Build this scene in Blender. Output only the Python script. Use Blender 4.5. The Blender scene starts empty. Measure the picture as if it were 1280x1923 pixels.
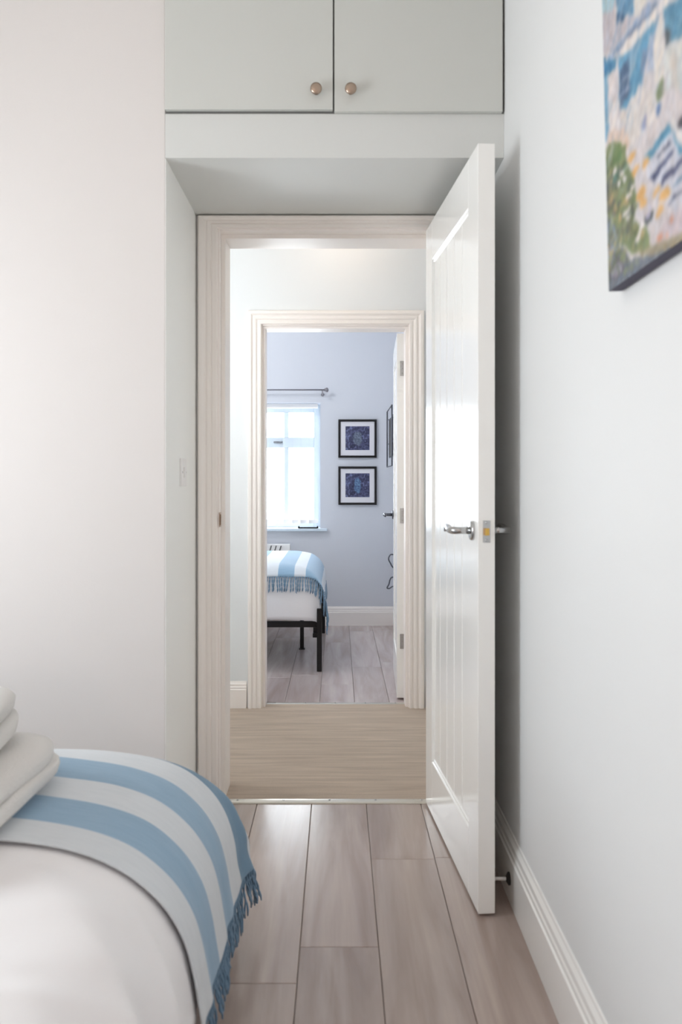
import bpy, bmesh, math, random
import numpy as np
from mathutils import Vector, Matrix

random.seed(7)
S = bpy.context.scene
COL = S.collection
R = math.radians

# ------------------------------------------------------------------ camera
CAMZ = 1.118
cd = bpy.data.cameras.new('camera')
cd.sensor_fit = 'HORIZONTAL'
cd.sensor_width = 24.0
cd.lens = 24.0 * 1590 / 1280
cd.shift_x = 5 / 1280
cd.shift_y = -56.5 / 1280
cd.clip_start = 0.02
cd.dof.use_dof = True
cd.dof.focus_distance = 4.6
cd.dof.aperture_fstop = 4.5
cam = bpy.data.objects.new('camera', cd)
COL.objects.link(cam)
cam.location = (0, 0, CAMZ)
cam.rotation_euler = (R(90), 0, 0)
S.camera = cam

# ------------------------------------------------------------------ sky, lights, exposure
w = bpy.data.worlds.new('overcast_sky')
S.world = w
w.use_nodes = True
wb = w.node_tree.nodes['Background']
wb.inputs['Color'].default_value = (0.95, 0.965, 1.0, 1)
wb.inputs['Strength'].default_value = 13.0

S.view_settings.view_transform = 'Standard'
S.view_settings.look = 'None'
S.view_settings.gamma = 1
S.view_settings.use_curve_mapping = False
S.view_settings.exposure = 0.0
S.cycles.max_bounces = 14
S.cycles.diffuse_bounces = 8
S.cycles.glossy_bounces = 5
S.cycles.transmission_bounces = 8
S.cycles.transparent_max_bounces = 12
S.cycles.sample_clamp_indirect = 8

def portal(name, loc, rot, sx, sy):
    l = bpy.data.lights.new(name, 'AREA')
    l.shape = 'RECTANGLE'; l.size = sx; l.size_y = sy
    l.cycles.is_portal = True
    o = bpy.data.objects.new(name, l)
    o.location = loc; o.rotation_euler = rot
    COL.objects.link(o)

def lamp(name, loc, power, col, radius):
    l = bpy.data.lights.new(name, 'POINT')
    l.energy = power; l.color = col; l.shadow_soft_size = radius
    o = bpy.data.objects.new(name, l)
    o.location = loc
    COL.objects.link(o)

portal('side_window_daylight', (-1.99, 1.35, 1.35), (0, R(-90), 0), 1.1, 1.0)
portal('far_window_daylight', (-0.75, 6.86, 1.25), (R(-90), 0, 0), 1.25, 1.0)
lamp('bedroom_ceiling_light', (-0.65, 0.9, 2.33), 3.0, (1.0, 0.80, 0.66), 0.09)
lamp('warm_rear_fill', (-0.55, -1.25, 1.25), 11, (1.0, 0.77, 0.66), 0.12)  # added warm fill behind the camera for front-facing surfaces, no fixture
lamp('hall_ceiling_light', (0.02, 3.86, 2.36), 1.6, (1.0, 0.76, 0.58), 0.05)
lamp('hall_side_fill', (-1.0, 3.30, 1.60), 17, (0.95, 0.975, 1.0), 0.12)  # added unseen fill at mid height, stands for light from other rooms
lamp('far_bedroom_ceiling_light', (-1.0, 5.3, 2.38), 27, (0.92, 0.95, 1.0), 0.12)

# ------------------------------------------------------------------ helpers
def srgb(r, g, b):
    f = lambda c: ((c/255)/12.92 if c/255 <= .04045 else ((c/255+.055)/1.055)**2.4)
    return (f(r), f(g), f(b), 1)

def mat(name, col, rough=0.5, metal=0.0, spec=0.5, bump=0.0, bscale=60, coat=0.0, var=0.0, vscale=3.0, sheen=0.0, stretch=(1,1,1)):
    m = bpy.data.materials.new(name)
    m.use_nodes = True
    nt = m.node_tree; b = nt.nodes['Principled BSDF']
    b.inputs['Base Color'].default_value = col
    b.inputs['Roughness'].default_value = rough
    b.inputs['Metallic'].default_value = metal
    b.inputs['Specular IOR Level'].default_value = spec
    b.inputs['Coat Weight'].default_value = coat
    b.inputs['Sheen Weight'].default_value = sheen
    tc = nt.nodes.new('ShaderNodeTexCoord')
    mp = nt.nodes.new('ShaderNodeMapping'); mp.inputs['Scale'].default_value = stretch
    nt.links.new(tc.outputs['Object'], mp.inputs['Vector'])
    if bump:
        n = nt.nodes.new('ShaderNodeTexNoise'); n.inputs['Scale'].default_value = bscale; n.inputs['Detail'].default_value = 4
        nt.links.new(mp.outputs[0], n.inputs['Vector'])
        bp = nt.nodes.new('ShaderNodeBump'); bp.inputs['Strength'].default_value = bump; bp.inputs['Distance'].default_value = 0.01
        nt.links.new(n.outputs['Fac'], bp.inputs['Height']); nt.links.new(bp.outputs[0], b.inputs['Normal'])
    if var:
        n = nt.nodes.new('ShaderNodeTexNoise'); n.inputs['Scale'].default_value = vscale; n.inputs['Detail'].default_value = 5
        nt.links.new(mp.outputs[0], n.inputs['Vector'])
        mx = nt.nodes.new('ShaderNodeMix'); mx.data_type = 'RGBA'
        c1 = tuple(min(1, c*(1+var)) for c in col[:3]) + (1,)
        c2 = tuple(c*(1-var) for c in col[:3]) + (1,)
        mx.inputs['A'].default_value = c2; mx.inputs['B'].default_value = c1
        rp = nt.nodes.new('ShaderNodeMapRange'); rp.inputs['From Min'].default_value = .3; rp.inputs['From Max'].default_value = .7
        nt.links.new(n.outputs['Fac'], rp.inputs['Value']); nt.links.new(rp.outputs[0], mx.inputs['Factor'])
        nt.links.new(mx.outputs['Result'], b.inputs['Base Color'])
    return m

M = {}
M['wall'] = mat('pale_wall_paint', srgb(226, 227, 227), .62, bump=.03, bscale=220, spec=.35)
M['wall_warm_dimmed'] = mat('warm_dimmed_wall_paint', srgb(221, 216, 213), .62, bump=.03, bscale=220, spec=.35)  # wall paint with warmer, dimmer light mixed into its colour
M['wall_hall'] = mat('hall_wall_paint', srgb(229, 232, 233), .6, bump=.03, bscale=220, spec=.35)
M['wall_far'] = mat('blue_grey_wall_paint', srgb(212, 214, 220), .6, bump=.03, bscale=220, spec=.35)
M['recess'] = mat('brightened_recess_paint', srgb(246, 246, 243), .5)  # wall paint whitened in place of light reaching the recess
M['ceiling'] = mat('ceiling_paint', srgb(238, 238, 236), .8)
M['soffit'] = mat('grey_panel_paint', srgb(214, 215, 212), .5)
M['cupboard'] = mat('sage_grey_paint', srgb(205, 206, 201), .38, bump=.01, bscale=90)
M['gloss'] = mat('gloss_white_woodwork', srgb(246, 245, 242), .17, spec=.6, bump=.006, bscale=25)
M['gloss_warm'] = mat('satin_white_woodwork', srgb(246, 240, 235), .4, spec=.5)
M['chrome'] = mat('satin_chrome', srgb(190, 190, 190), .22, metal=1)
M['nickel'] = mat('bronze_nickel', srgb(178, 158, 142), .3, metal=1)
M['brass'] = mat('polished_brass', srgb(235, 190, 100), .25, metal=1)
M['tray_black'] = mat('matt_black', srgb(16, 15, 16), .9, spec=.1)
M['pole_grey'] = mat('pewter_metal', srgb(135, 132, 138), .45, metal=.5)
M['black'] = mat('black_metal', srgb(22, 20, 22), .4, metal=.3)
M['dark_grey'] = mat('dark_grey_metal', srgb(90, 92, 100), .4, metal=.6)
M['blackgloss'] = mat('black_gloss_glass', srgb(12, 13, 17), .55)
M['plastic'] = mat('white_plastic', srgb(238, 236, 234), .3)
M['rubber'] = mat('dark_rubber', srgb(45, 45, 45), .7)
M['upvc'] = mat('window_frame_white', srgb(206, 218, 228), .3)
M['duvet'] = mat('white_cotton', srgb(240, 238, 239), .85, bump=.12, bscale=9, sheen=.2)
M['sheet'] = mat('white_mattress_cloth', srgb(225, 224, 222), .9)
M['towel'] = mat('white_terry', srgb(250, 247, 243), .95, bump=.7, bscale=420, sheen=.4)
M['strip'] = mat('aluminium_threshold', srgb(205, 200, 190), .3, metal=.8)
M['mat_board'] = mat('off_white_mount', srgb(226, 224, 228), .8)
M['tv_side'] = M['black']
M['canvas_side'] = mat('painted_canvas_edge', srgb(82, 80, 96), .8)
M['dustgrey'] = mat('concealed_plaster', srgb(120, 120, 118), .9)

def weave(name, col, col2):
    m = mat(name, srgb(*col), .9, bump=.25, bscale=600, sheen=.3)
    nt = m.node_tree; b = nt.nodes['Principled BSDF']
    tc = nt.nodes.new('ShaderNodeTexCoord')
    n = nt.nodes.new('ShaderNodeTexNoise'); n.inputs['Scale'].default_value = 1; n.inputs['Detail'].default_value = 4
    mp = nt.nodes.new('ShaderNodeMapping'); mp.inputs['Scale'].default_value = (18, 160, 18)
    nt.links.new(tc.outputs['Object'], mp.inputs['Vector']); nt.links.new(mp.outputs[0], n.inputs['Vector'])
    mx = nt.nodes.new('ShaderNodeMix'); mx.data_type = 'RGBA'
    mx.inputs['A'].default_value = srgb(*col); mx.inputs['B'].default_value = srgb(*col2)
    nt.links.new(n.outputs['Fac'], mx.inputs['Factor']); nt.links.new(mx.outputs['Result'], b.inputs['Base Color'])
    return m
M['throw_blue'] = weave('blue_woven_wool', (128, 162, 189), (152, 182, 205))
M['throw_pale'] = weave('pale_woven_wool', (204, 210, 215), (221, 225, 229))
M['throw_dark'] = weave('deep_blue_woven_wool', (84, 124, 154), (104, 142, 168))
M['tassel'] = weave('blue_wool_yarn', (88, 122, 152), (120, 150, 174))

def wood(name, c1, c2, c3, rough):
    m = bpy.data.materials.new(name); m.use_nodes = True
    nt = m.node_tree; b = nt.nodes['Principled BSDF']; L = nt.links.new
    tc = nt.nodes.new('ShaderNodeTexCoord')
    oi = nt.nodes.new('ShaderNodeObjectInfo')
    off = nt.nodes.new('ShaderNodeVectorMath'); off.operation = 'SCALE'; off.inputs['Scale'].default_value = 7.3
    cmb = nt.nodes.new('ShaderNodeCombineXYZ')
    for k in range(3): L(oi.outputs['Random'], cmb.inputs[k])
    L(cmb.outputs[0], off.inputs[0])
    add = nt.nodes.new('ShaderNodeVectorMath'); add.operation = 'ADD'
    L(tc.outputs['Object'], add.inputs[0]); L(off.outputs[0], add.inputs[1])
    mp = nt.nodes.new('ShaderNodeMapping'); mp.inputs['Scale'].default_value = (11, 1.1, 1)
    L(add.outputs[0], mp.inputs['Vector'])
    n = nt.nodes.new('ShaderNodeTexNoise'); n.inputs['Scale'].default_value = 1.0; n.inputs['Detail'].default_value = 7; n.inputs['Distortion'].default_value = .8
    L(mp.outputs[0], n.inputs['Vector'])
    cr = nt.nodes.new('ShaderNodeValToRGB')
    cr.color_ramp.elements[0].position = .3; cr.color_ramp.elements[0].color = srgb(*c1)
    cr.color_ramp.elements[1].position = .72; cr.color_ramp.elements[1].color = srgb(*c3)
    e = cr.color_ramp.elements.new(.5); e.color = srgb(*c2)
    L(n.outputs['Fac'], cr.inputs['Fac'])
    mp2 = nt.nodes.new('ShaderNodeMapping'); mp2.inputs['Scale'].default_value = (130, 4, 1)
    L(add.outputs[0], mp2.inputs['Vector'])
    n2 = nt.nodes.new('ShaderNodeTexNoise'); n2.inputs['Scale'].default_value = 1.0; n2.inputs['Detail'].default_value = 3
    L(mp2.outputs[0], n2.inputs['Vector'])
    hsv = nt.nodes.new('ShaderNodeHueSaturation')
    mr = nt.nodes.new('ShaderNodeMapRange'); mr.inputs['To Min'].default_value = .93; mr.inputs['To Max'].default_value = 1.07
    L(n2.outputs['Fac'], mr.inputs['Value'])
    mr2 = nt.nodes.new('ShaderNodeMapRange'); mr2.inputs['To Min'].default_value = .94; mr2.inputs['To Max'].default_value = 1.06
    L(oi.outputs['Random'], mr2.inputs['Value'])
    mu = nt.nodes.new('ShaderNodeMath'); mu.operation = 'MULTIPLY'
    L(mr.outputs[0], mu.inputs[0]); L(mr2.outputs[0], mu.inputs[1]); L(mu.outputs[0], hsv.inputs['Value'])
    L(cr.outputs[0], hsv.inputs['Color']); L(hsv.outputs[0], b.inputs['Base Color'])
    b.inputs['Roughness'].default_value = rough
    bp = nt.nodes.new('ShaderNodeBump'); bp.inputs['Strength'].default_value = .012; bp.inputs['Distance'].default_value = .01
    L(n2.outputs['Fac'], bp.inputs['Height']); L(bp.outputs[0], b.inputs['Normal'])
    return m
M['plank'] = wood('grey_oak_laminate', (154, 136, 128), (172, 156, 148), (185, 170, 161), .20)
M['plank_far'] = wood('far_grey_oak_laminate', (162, 146, 143), (182, 168, 165), (200, 188, 185), .26)
M['plank_gap'] = mat('dark_plank_joint', srgb(88, 76, 70), .8)

def carpet():
    m = mat('beige_carpet_pile', srgb(186, 170, 154), .95, bump=.8, bscale=500, sheen=.3)
    nt = m.node_tree; b = nt.nodes['Principled BSDF']; L = nt.links.new
    tc = nt.nodes.new('ShaderNodeTexCoord')
    mp = nt.nodes.new('ShaderNodeMapping'); mp.inputs['Scale'].default_value = (3, 38, 1)
    L(tc.outputs['Object'], mp.inputs['Vector'])
    n = nt.nodes.new('ShaderNodeTexNoise'); n.inputs['Scale'].default_value = 1; n.inputs['Detail'].default_value = 5; n.inputs['Distortion'].default_value = .6
    L(mp.outputs[0], n.inputs['Vector'])
    cr = nt.nodes.new('ShaderNodeValToRGB')
    cr.color_ramp.elements[0].position = .3; cr.color_ramp.elements[0].color = srgb(192, 170, 148)
    cr.color_ramp.elements[1].position = .7; cr.color_ramp.elements[1].color = srgb(219, 198, 176)
    L(n.outputs['Fac'], cr.inputs['Fac']); L(cr.outputs[0], b.inputs['Base Color'])
    return m
M['carpet'] = carpet()

def glass():
    m = bpy.data.materials.new('window_glass'); m.use_nodes = True
    nt = m.node_tree; nt.nodes.clear()
    o = nt.nodes.new('ShaderNodeOutputMaterial'); t = nt.nodes.new('ShaderNodeBsdfTransparent'); g = nt.nodes.new('ShaderNodeBsdfGlossy')
    t.inputs['Color'].default_value = (.95, .97, .97, 1); g.inputs['Roughness'].default_value = .02
    mx = nt.nodes.new('ShaderNodeMixShader'); mx.inputs[0].default_value = .025
    nt.links.new(t.outputs[0], mx.inputs[1]); nt.links.new(g.outputs[0], mx.inputs[2]); nt.links.new(mx.outputs[0], o.inputs[0])
    return m
M['glass'] = glass()

def sheer():
    m = bpy.data.materials.new('sheer_blind_cloth'); m.use_nodes = True
    nt = m.node_tree; nt.nodes.clear()
    o = nt.nodes.new('ShaderNodeOutputMaterial'); t = nt.nodes.new('ShaderNodeBsdfTransparent')
    d = nt.nodes.new('ShaderNodeBsdfTranslucent'); d.inputs['Color'].default_value = (.9, .92, .93, 1)
    mx = nt.nodes.new('ShaderNodeMixShader'); mx.inputs[0].default_value = .025
    nt.links.new(t.outputs[0], mx.inputs[1]); nt.links.new(d.outputs[0], mx.inputs[2]); nt.links.new(mx.outputs[0], o.inputs[0])
    return m
M['sheer'] = sheer()

# --- objects
def link(o, parent=None):
    COL.objects.link(o)
    if parent is not None: o.parent = parent
    return o

def tag(o, label=None, cat=None, group=None, kind=None):
    if label: o['label'] = label
    if cat: o['category'] = cat
    if group: o['group'] = group
    if kind: o['kind'] = kind
    return o

def empty(name, loc=(0, 0, 0), rz=0.0):
    o = bpy.data.objects.new(name, None)
    o.location = loc; o.rotation_euler = (0, 0, rz); o.empty_display_size = .05
    return link(o)

class MB:
    """collects shapes, then links them as one mesh object"""
    def __init__(s): s.bm = bmesh.new()
    def box(s, x0, x1, y0, y1, z0, z1, bev=0.0, seg=2, mi=0):
        b2 = bmesh.new()
        bmesh.ops.create_cube(b2, size=1)
        for v in b2.verts:
            v.co = Vector(((x0+x1)/2 + v.co.x*(x1-x0), (y0+y1)/2 + v.co.y*(y1-y0), (z0+z1)/2 + v.co.z*(z1-z0)))
        if bev: bmesh.ops.bevel(b2, geom=b2.edges[:], offset=bev, segments=seg, profile=.6, affect='EDGES')
        for f in b2.faces: f.material_index = mi
        s._merge(b2); return s
    def _merge(s, b2):
        me = bpy.data.meshes.new('tmp'); b2.to_mesh(me); b2.free()
        s.bm.from_mesh(me); bpy.data.meshes.remove(me)
    def tube(s, pts, r, n=8, flat=1.0, cap=True):
        pts = [Vector(p) for p in pts]
        rs = r if isinstance(r, (list, tuple)) else [r]*len(pts)
        rings = []
        up = Vector((0, 0, 1))
        prev = None
        for i, p in enumerate(pts):
            d = (pts[min(i+1, len(pts)-1)] - pts[max(i-1, 0)]).normalized()
            a = prev if prev is not None else (up if abs(d.z) < .9 else Vector((1, 0, 0)))
            sx = (a - d*a.dot(d)).normalized(); sy = d.cross(sx); prev = sx
            rings.append([s.bm.verts.new(p + sx*math.cos(2*math.pi*k/n)*rs[i]*flat + sy*math.sin(2*math.pi*k/n)*rs[i]) for k in range(n)])
        for a, b in zip(rings, rings[1:]):
            for k in range(n):
                s.bm.faces.new((a[k], a[(k+1) % n], b[(k+1) % n], b[k])).smooth = True
        if cap:
            s.bm.faces.new(rings[0][::-1]); s.bm.faces.new(rings[-1])
        return s
    def lathe(s, prof, origin, axis, n=20):
        """prof: (distance along axis, radius)"""
        o = Vector(origin); ax = Vector(axis).normalized()
        a = Vector((0, 0, 1)) if abs(ax.z) < .9 else Vector((1, 0, 0))
        sx = (a - ax*a.dot(ax)).normalized(); sy = ax.cross(sx)
        rings = [[s.bm.verts.new(o + ax*t + (sx*math.cos(2*math.pi*k/n) + sy*math.sin(2*math.pi*k/n))*max(r, 1e-4)) for k in range(n)] for t, r in prof]
        for p, q in zip(rings, rings[1:]):
            for k in range(n): s.bm.faces.new((p[k], p[(k+1) % n], q[(k+1) % n], q[k])).smooth = True
        s.bm.faces.new(rings[0][::-1]); s.bm.faces.new(rings[-1])
        return s
    def prism(s, prof, axis_fn, t0, t1, smooth=False):
        """prof: closed 2D outline; axis_fn(a,b,t)->xyz"""
        A = [s.bm.verts.new(axis_fn(a, b, t0)) for a, b in prof]
        B = [s.bm.verts.new(axis_fn(a, b, t1)) for a, b in prof]
        n = len(prof)
        for k in range(n): s.bm.faces.new((A[k], A[(k+1) % n], B[(k+1) % n], B[k])).smooth = smooth
        s.bm.faces.new(A[::-1]); s.bm.faces.new(B)
        return s
    def grid(s, rows, smooth=True, mi=None):
        V = [[s.bm.verts.new(p) for p in row] for row in rows]
        for i in range(len(V)-1):
            for j in range(len(V[0])-1):
                f = s.bm.faces.new((V[i][j], V[i][j+1], V[i+1][j+1], V[i+1][j])); f.smooth = smooth
                if mi: f.material_index = mi(i, j)
        return s
    def build(s, name, mats, parent=None, recalc=True):
        if recalc: bmesh.ops.recalc_face_normals(s.bm, faces=s.bm.faces[:])
        me = bpy.data.meshes.new(name); s.bm.to_mesh(me); s.bm.free()
        for m in (mats if isinstance(mats, (list, tuple)) else [mats]): me.materials.append(M[m])
        return link(bpy.data.objects.new(name, me), parent)

def struct(o):
    o['kind'] = 'structure'; return o

# ------------------------------------------------------------------ large structure
XW = .472            # right wall of the near bedroom
Y1, Y2, Y3 = 2.417, 2.94, 3.12
Y4, Y5, Y6 = 4.18, 4.34, 6.60
XL = -1.85
YB = -1.65
H = 2.62

struct(MB().box(XL-.15, .62, YB-.15, Y2+.02, -.12, -.012).build('floor', 'plank_gap'))
struct(MB().box(-3.1, .60, 4.262, Y6, -.12, -.012).build('floor', 'plank_gap'))
hf = MB()
hf.box(-1.45, 1.1, Y3, Y4, -.12, .004); hf.box(-.441, .38, 2.962, Y3, -.12, .004); hf.box(-.40, .372, Y4, 4.252, -.12, .004)
struct(hf.build('floor', 'carpet'))

struct(MB().box(XW, XW+.14, YB, Y2, -.1, H).build('wall_right', 'wall'))
wl = MB()
wl.box(XL-.15, XL, YB, .85, -.1, H); wl.box(XL-.15, XL, 1.85, Y1, -.1, H)
wl.box(XL-.15, XL, .85, 1.85, -.1, .8); wl.box(XL-.15, XL, .85, 1.85, 1.9, H)
struct(wl.build('wall_left', 'wall'))
wr = MB()
wr.box(XL-.15, XW+.14, YB-.15, YB, -.1, H)
struct(wr.build('wall_rear', 'wall'))
struct(MB().box(XL-.15, XW+.14, YB-.15, Y3, H, H+.1).build('ceiling', 'ceiling'))
wf = MB()
wf.box(XL-.15, -.494, Y1, Y2, -.1, H, bev=.003)
struct(wf.build('wall_front', 'wall_warm_dimmed'))
struct(MB().box(-.4942, -.4925, Y1+.001, Y2-.001, .0, 2.0418).build('wall_recess_overlay', 'recess'))  # thin overlay added to brighten this side of the recess
# the boxed-in panel above the recess: soffit board and fascia
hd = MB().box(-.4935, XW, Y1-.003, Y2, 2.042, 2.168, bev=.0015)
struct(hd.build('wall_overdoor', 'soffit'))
wp = MB()
wp.box(XL-.15, -.441, Y2, Y3, -.1, H); wp.box(.38, 1.1, Y2, Y3, -.1, H); wp.box(-.441, .38, Y2, Y3, 2.02, H)
struct(wp.build('wall_partition', 'wall'))
# hall
struct(MB().box(-1.6, -1.45, Y3, Y4, -.1, 2.5).build('wall_hall_left', 'wall_hall'))
struct(MB().box(1.1, 1.25, Y3, Y4, -.1, 2.5).build('wall_hall_right', 'wall_hall'))
wh = MB()
wh.box(-1.6, -.40, Y4, Y5, -.1, 2.5); wh.box(.372, 1.25, Y4, Y5, -.1, 2.5); wh.box(-.40, .372, Y4, Y5, 1.92, 2.5)
struct(wh.build('wall_hall_front', 'wall_hall'))
struct(MB().box(-1.6, 1.25, Y3, Y5, 2.5, 2.6).build('ceiling', 'ceiling'))
# far bedroom
XR = .46
struct(MB().box(XR, XR+.14, Y5, Y6+.28, -.1, 2.55).build('wall_far_right', 'wall_far'))
struct(MB().box(-3.25, -3.1, Y5, Y6+.28, -.1, 2.55).build('wall_far_left', 'wall_far'))
struct(MB().box(-3.25, -1.6, Y5-.1, Y5, -.1, 2.55).build('wall_far_rear', 'wall_far'))
struct(MB().box(-3.25, XR+.14, Y5, Y6+.28, 2.55, 2.65).build('ceiling', 'ceiling'))
WX0, WX1, WZ0, WZ1 = -1.36, -.141, .757, 1.735
wz = MB()
wz.box(-3.1, WX0, Y6, Y6+.28, -.1, 2.55); wz.box(WX1, XR, Y6, Y6+.28, -.1, 2.55)
wz.box(WX0, WX1, Y6, Y6+.28, -.1, WZ0); wz.box(WX0, WX1, Y6, Y6+.28, WZ1, 2.55)
struct(wz.build('wall_far', 'wall_far'))

# ------------------------------------------------------------------ floor planks
def planks(floor, x_seam, wdt, x0, x1, y0, y1, joints, material, zoff=.012):
    cache = {}
    k0 = math.floor((x0 - x_seam)/wdt); k1 = math.ceil((x1 - x_seam)/wdt)
    g = .0016
    for k in range(k0, k1):
        a = max(x_seam + k*wdt, x0); b = min(x_seam + (k+1)*wdt, x1)
        if b - a < .01: continue
        js = [j for j in joints(k) if y0 + .02 < j < y1 - .02]
        ys = [y0] + js + [y1]
        for c, d in zip(ys, ys[1:]):
            key = (round(b-a, 4), round(d-c, 4))
            if key not in cache:
                hx, hy = (b-a)/2 - g/2, (d-c)/2 - g/2
                mb = MB(); e = .0016; t = zoff
                lo = [(-hx, -hy), (hx, -hy), (hx, hy), (-hx, hy)]
                up = [(-hx+e, -hy+e), (hx-e, -hy+e), (hx-e, hy-e), (-hx+e, hy-e)]
                A = [mb.bm.verts.new((x, y, -t)) for x, y in lo]
                B = [mb.bm.verts.new((x, y, -.0012)) for x, y in lo]
                C = [mb.bm.verts.new((x, y, 0)) for x, y in up]
                for P, Q in ((A, B), (B, C)):
                    for i in range(4): mb.bm.faces.new((P[i], P[(i+1) % 4], Q[(i+1) % 4], Q[i]))
                mb.bm.faces.new(C)
                mb.bm.faces.new(A[::-1])
                o = mb.build('plank', material, floor); cache[key] = o.data
            else:
                o = link(bpy.data.objects.new('plank', cache[key]), floor)
            o.location = ((a+b)/2, (c+d)/2, 0)
near_floor, far_floor, hall_floor = [o for o in COL.objects if o.name.startswith('floor')][:3]
near_floor = bpy.data.objects['floor']; far_floor = bpy.data.objects['floor.001']
def jn(k):
    fixed = {-1: 2.036, 0: 2.036, 1: 2.51, -2: 1.893, 2: 1.35, -3: 2.3}
    fixed = {0: 2.036, 1: 2.51, -1: 1.888, 2: 1.30, -2: 2.40, -3: 1.7}
    f = fixed.get(k, (k*.37) % 1.2 + 1.2)
    return sorted(f + 1.22*i for i in range(-4, 3))
planks(near_floor, -.0925, .1895, XL, XW, YB, Y2+.012, jn, 'plank')
def jf(k):
    f = {0: 5.1, 1: 5.6, -1: 4.9, 2: 5.25}.get(k, (k*.43) % 1.2 + 4.5)
    if k == 1: f = 5.12
    if k == 0: f = 5.9
    return sorted(f + 1.22*i for i in range(-3, 4))
planks(far_floor, -.095, .177, -3.1, XR, 4.262, Y6, jf, 'plank_far')

# ------------------------------------------------------------------ baseboards
def base_prof(h, t):
    return [(0, 0), (t, 0), (t, h*.70), (t*.78, h*.725), (t*.78, h*.79), (t*.62, h*.82), (t*.60, h*.90), (t*.30, h*.96), (t*.22, h), (0, h)]
def baseboard(name, fn, t0, t1, h=.17, t=.017, m='gloss_warm'):
    return struct(MB().prism(base_prof(h, t), fn, t0, t1).build(name, m))
baseboard('baseboard_right', lambda a, b, s: (XW-a, s, b), YB, Y2, .168, .017, 'gloss')
baseboard('baseboard_front', lambda a, b, s: (s, Y1-a, b), XL, -.494)
baseboard('baseboard_left', lambda a, b, s: (XL+a, s, b), YB, Y1-.02)
baseboard('baseboard_rear', lambda a, b, s: (s, YB+a, b), XL+.02, XW-.02)
baseboard('baseboard_hall_left', lambda a, b, s: (s, Y4-a, b), -1.45, -.452, .135, .016)
baseboard('baseboard_hall_right', lambda a, b, s: (s, Y4-a, b), .43, 1.1, .135, .016)
baseboard('baseboard_far', lambda a, b, s: (s, Y6-a, b), -3.1, XR, .148, .018)
baseboard('baseboard_far_right', lambda a, b, s: (XR-a, s, b), Y5, Y6-.02, .148, .018)

# ------------------------------------------------------------------ door linings and architraves
def architrave(name, x0, x1, zt, yf, prof, m, dirn=-1, wl=1.0, wr=1.0, wt=1.0):
    """prof: (outward, depth); swept up the left leg, over the head and down the right leg"""
    mb = MB(); rows = []
    for o, d in prof:
        rows.append([(x0-o*wl, yf+dirn*d, 0.0), (x0-o*wl, yf+dirn*d, zt+o*wt), (x1+o*wr, yf+dirn*d, zt+o*wt), (x1+o*wr, yf+dirn*d, 0.0)])
    mb.grid(rows, smooth=False)
    n = len(prof)
    mb.bm.verts.ensure_lookup_table()
    vs = mb.bm.verts[:]
    mb.bm.faces.new([vs[i*4] for i in range(n)]); mb.bm.faces.new([vs[i*4+3] for i in range(n)][::-1])
    return struct(mb.build(name, m))
AP = [(0, 0), (0, .013), (.002, .015), (.016, .015), (.019, .012), (.022, .012), (.026, .017), (.034, .018), (.036, .015), (.040, .015), (.046, .021), (.052, .024), (.061, .024), (.065, .021), (.065, 0)]
architrave('trim_1', -.419, .357, 1.998, Y2, AP, 'gloss_warm', wr=.95, wt=.60)
def lining(name, x0, x1, zt, ya, yb, st, thick, m, sw=.0135, z_b=0.0):
    """jambs, head and the planted stop (from st[0] to st[1])"""
    mb = MB()
    mb.box(x0-thick, x0, ya, yb, z_b, zt+thick, bev=.0015); mb.box(x1, x1+thick, ya, yb, z_b, zt+thick, bev=.0015)
    mb.box(x0, x1, ya, yb, zt, zt+thick)
    mb.box(x0, x0+sw, st[0], st[1], z_b, zt-sw, bev=.001); mb.box(x1-sw, x1, st[0], st[1], z_b, zt-sw, bev=.001)
    mb.box(x0, x1, st[0], st[1], zt-sw, zt, bev=.001)
    return struct(mb.build(name, m))
lin1 = lining('trim_2', -.4125, .351, 1.991, Y2, Y3+.002, (Y2+.047, Y3), .028, 'gloss_warm', sw=.014)
AP2 = [(0, 0), (0, .012), (.003, .015), (.012, .015), (.015, .012), (.020, .012), (.026, .018), (.034, .018), (.037, .014), (.042, .014), (.050, .022), (.062, .022), (.066, .018), (.066, 0)]
architrave('trim_3', -.379, .350, 1.895, Y4, AP2, 'gloss_warm', wr=1.1)
lin2 = lining('trim_4', -.3735, .344, 1.889, Y4, Y5+.002, (Y4+.012, Y5-.045), .0265, 'gloss_warm', sw=.012)
# architrave on the far-bedroom and hall sides
architrave('trim_5', -.379, .350, 1.895, Y5+.002, AP2, 'gloss_warm', dirn=1, wr=1.0)
architrave('trim_6', -.418, .357, 1.997, Y3+.002, AP, 'gloss_warm', dirn=1)
# threshold strips
def threshold(x0, x1, y, lab):
    mb = MB().prism([(-.018, .0015), (-.013, .0045), (0, .007), (.013, .0062), (.018, .004), (.018, .0005), (-.018, .0005)], lambda a, b, s: (s, y+a, b), x0, x1, smooth=False)
    o = mb.build('threshold_strip', 'strip')
    for i in range(5):
        sx = x0 + (x1-x0)*(.08+.21*i)
        MB().lathe([(0, .004), (.001, .004), (.0016, .002)], (sx, y, .0068), (0, 0, 1), 10).build('screw', 'chrome', o)
    return tag(o, lab, 'threshold strip')
threshold(-.4125, .351, 2.957, 'metal threshold strip where the near laminate meets the beige carpet')
threshold(-.3735, .344, 4.257, 'thin metal threshold strip between beige carpet and the far bedroom laminate')

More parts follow.
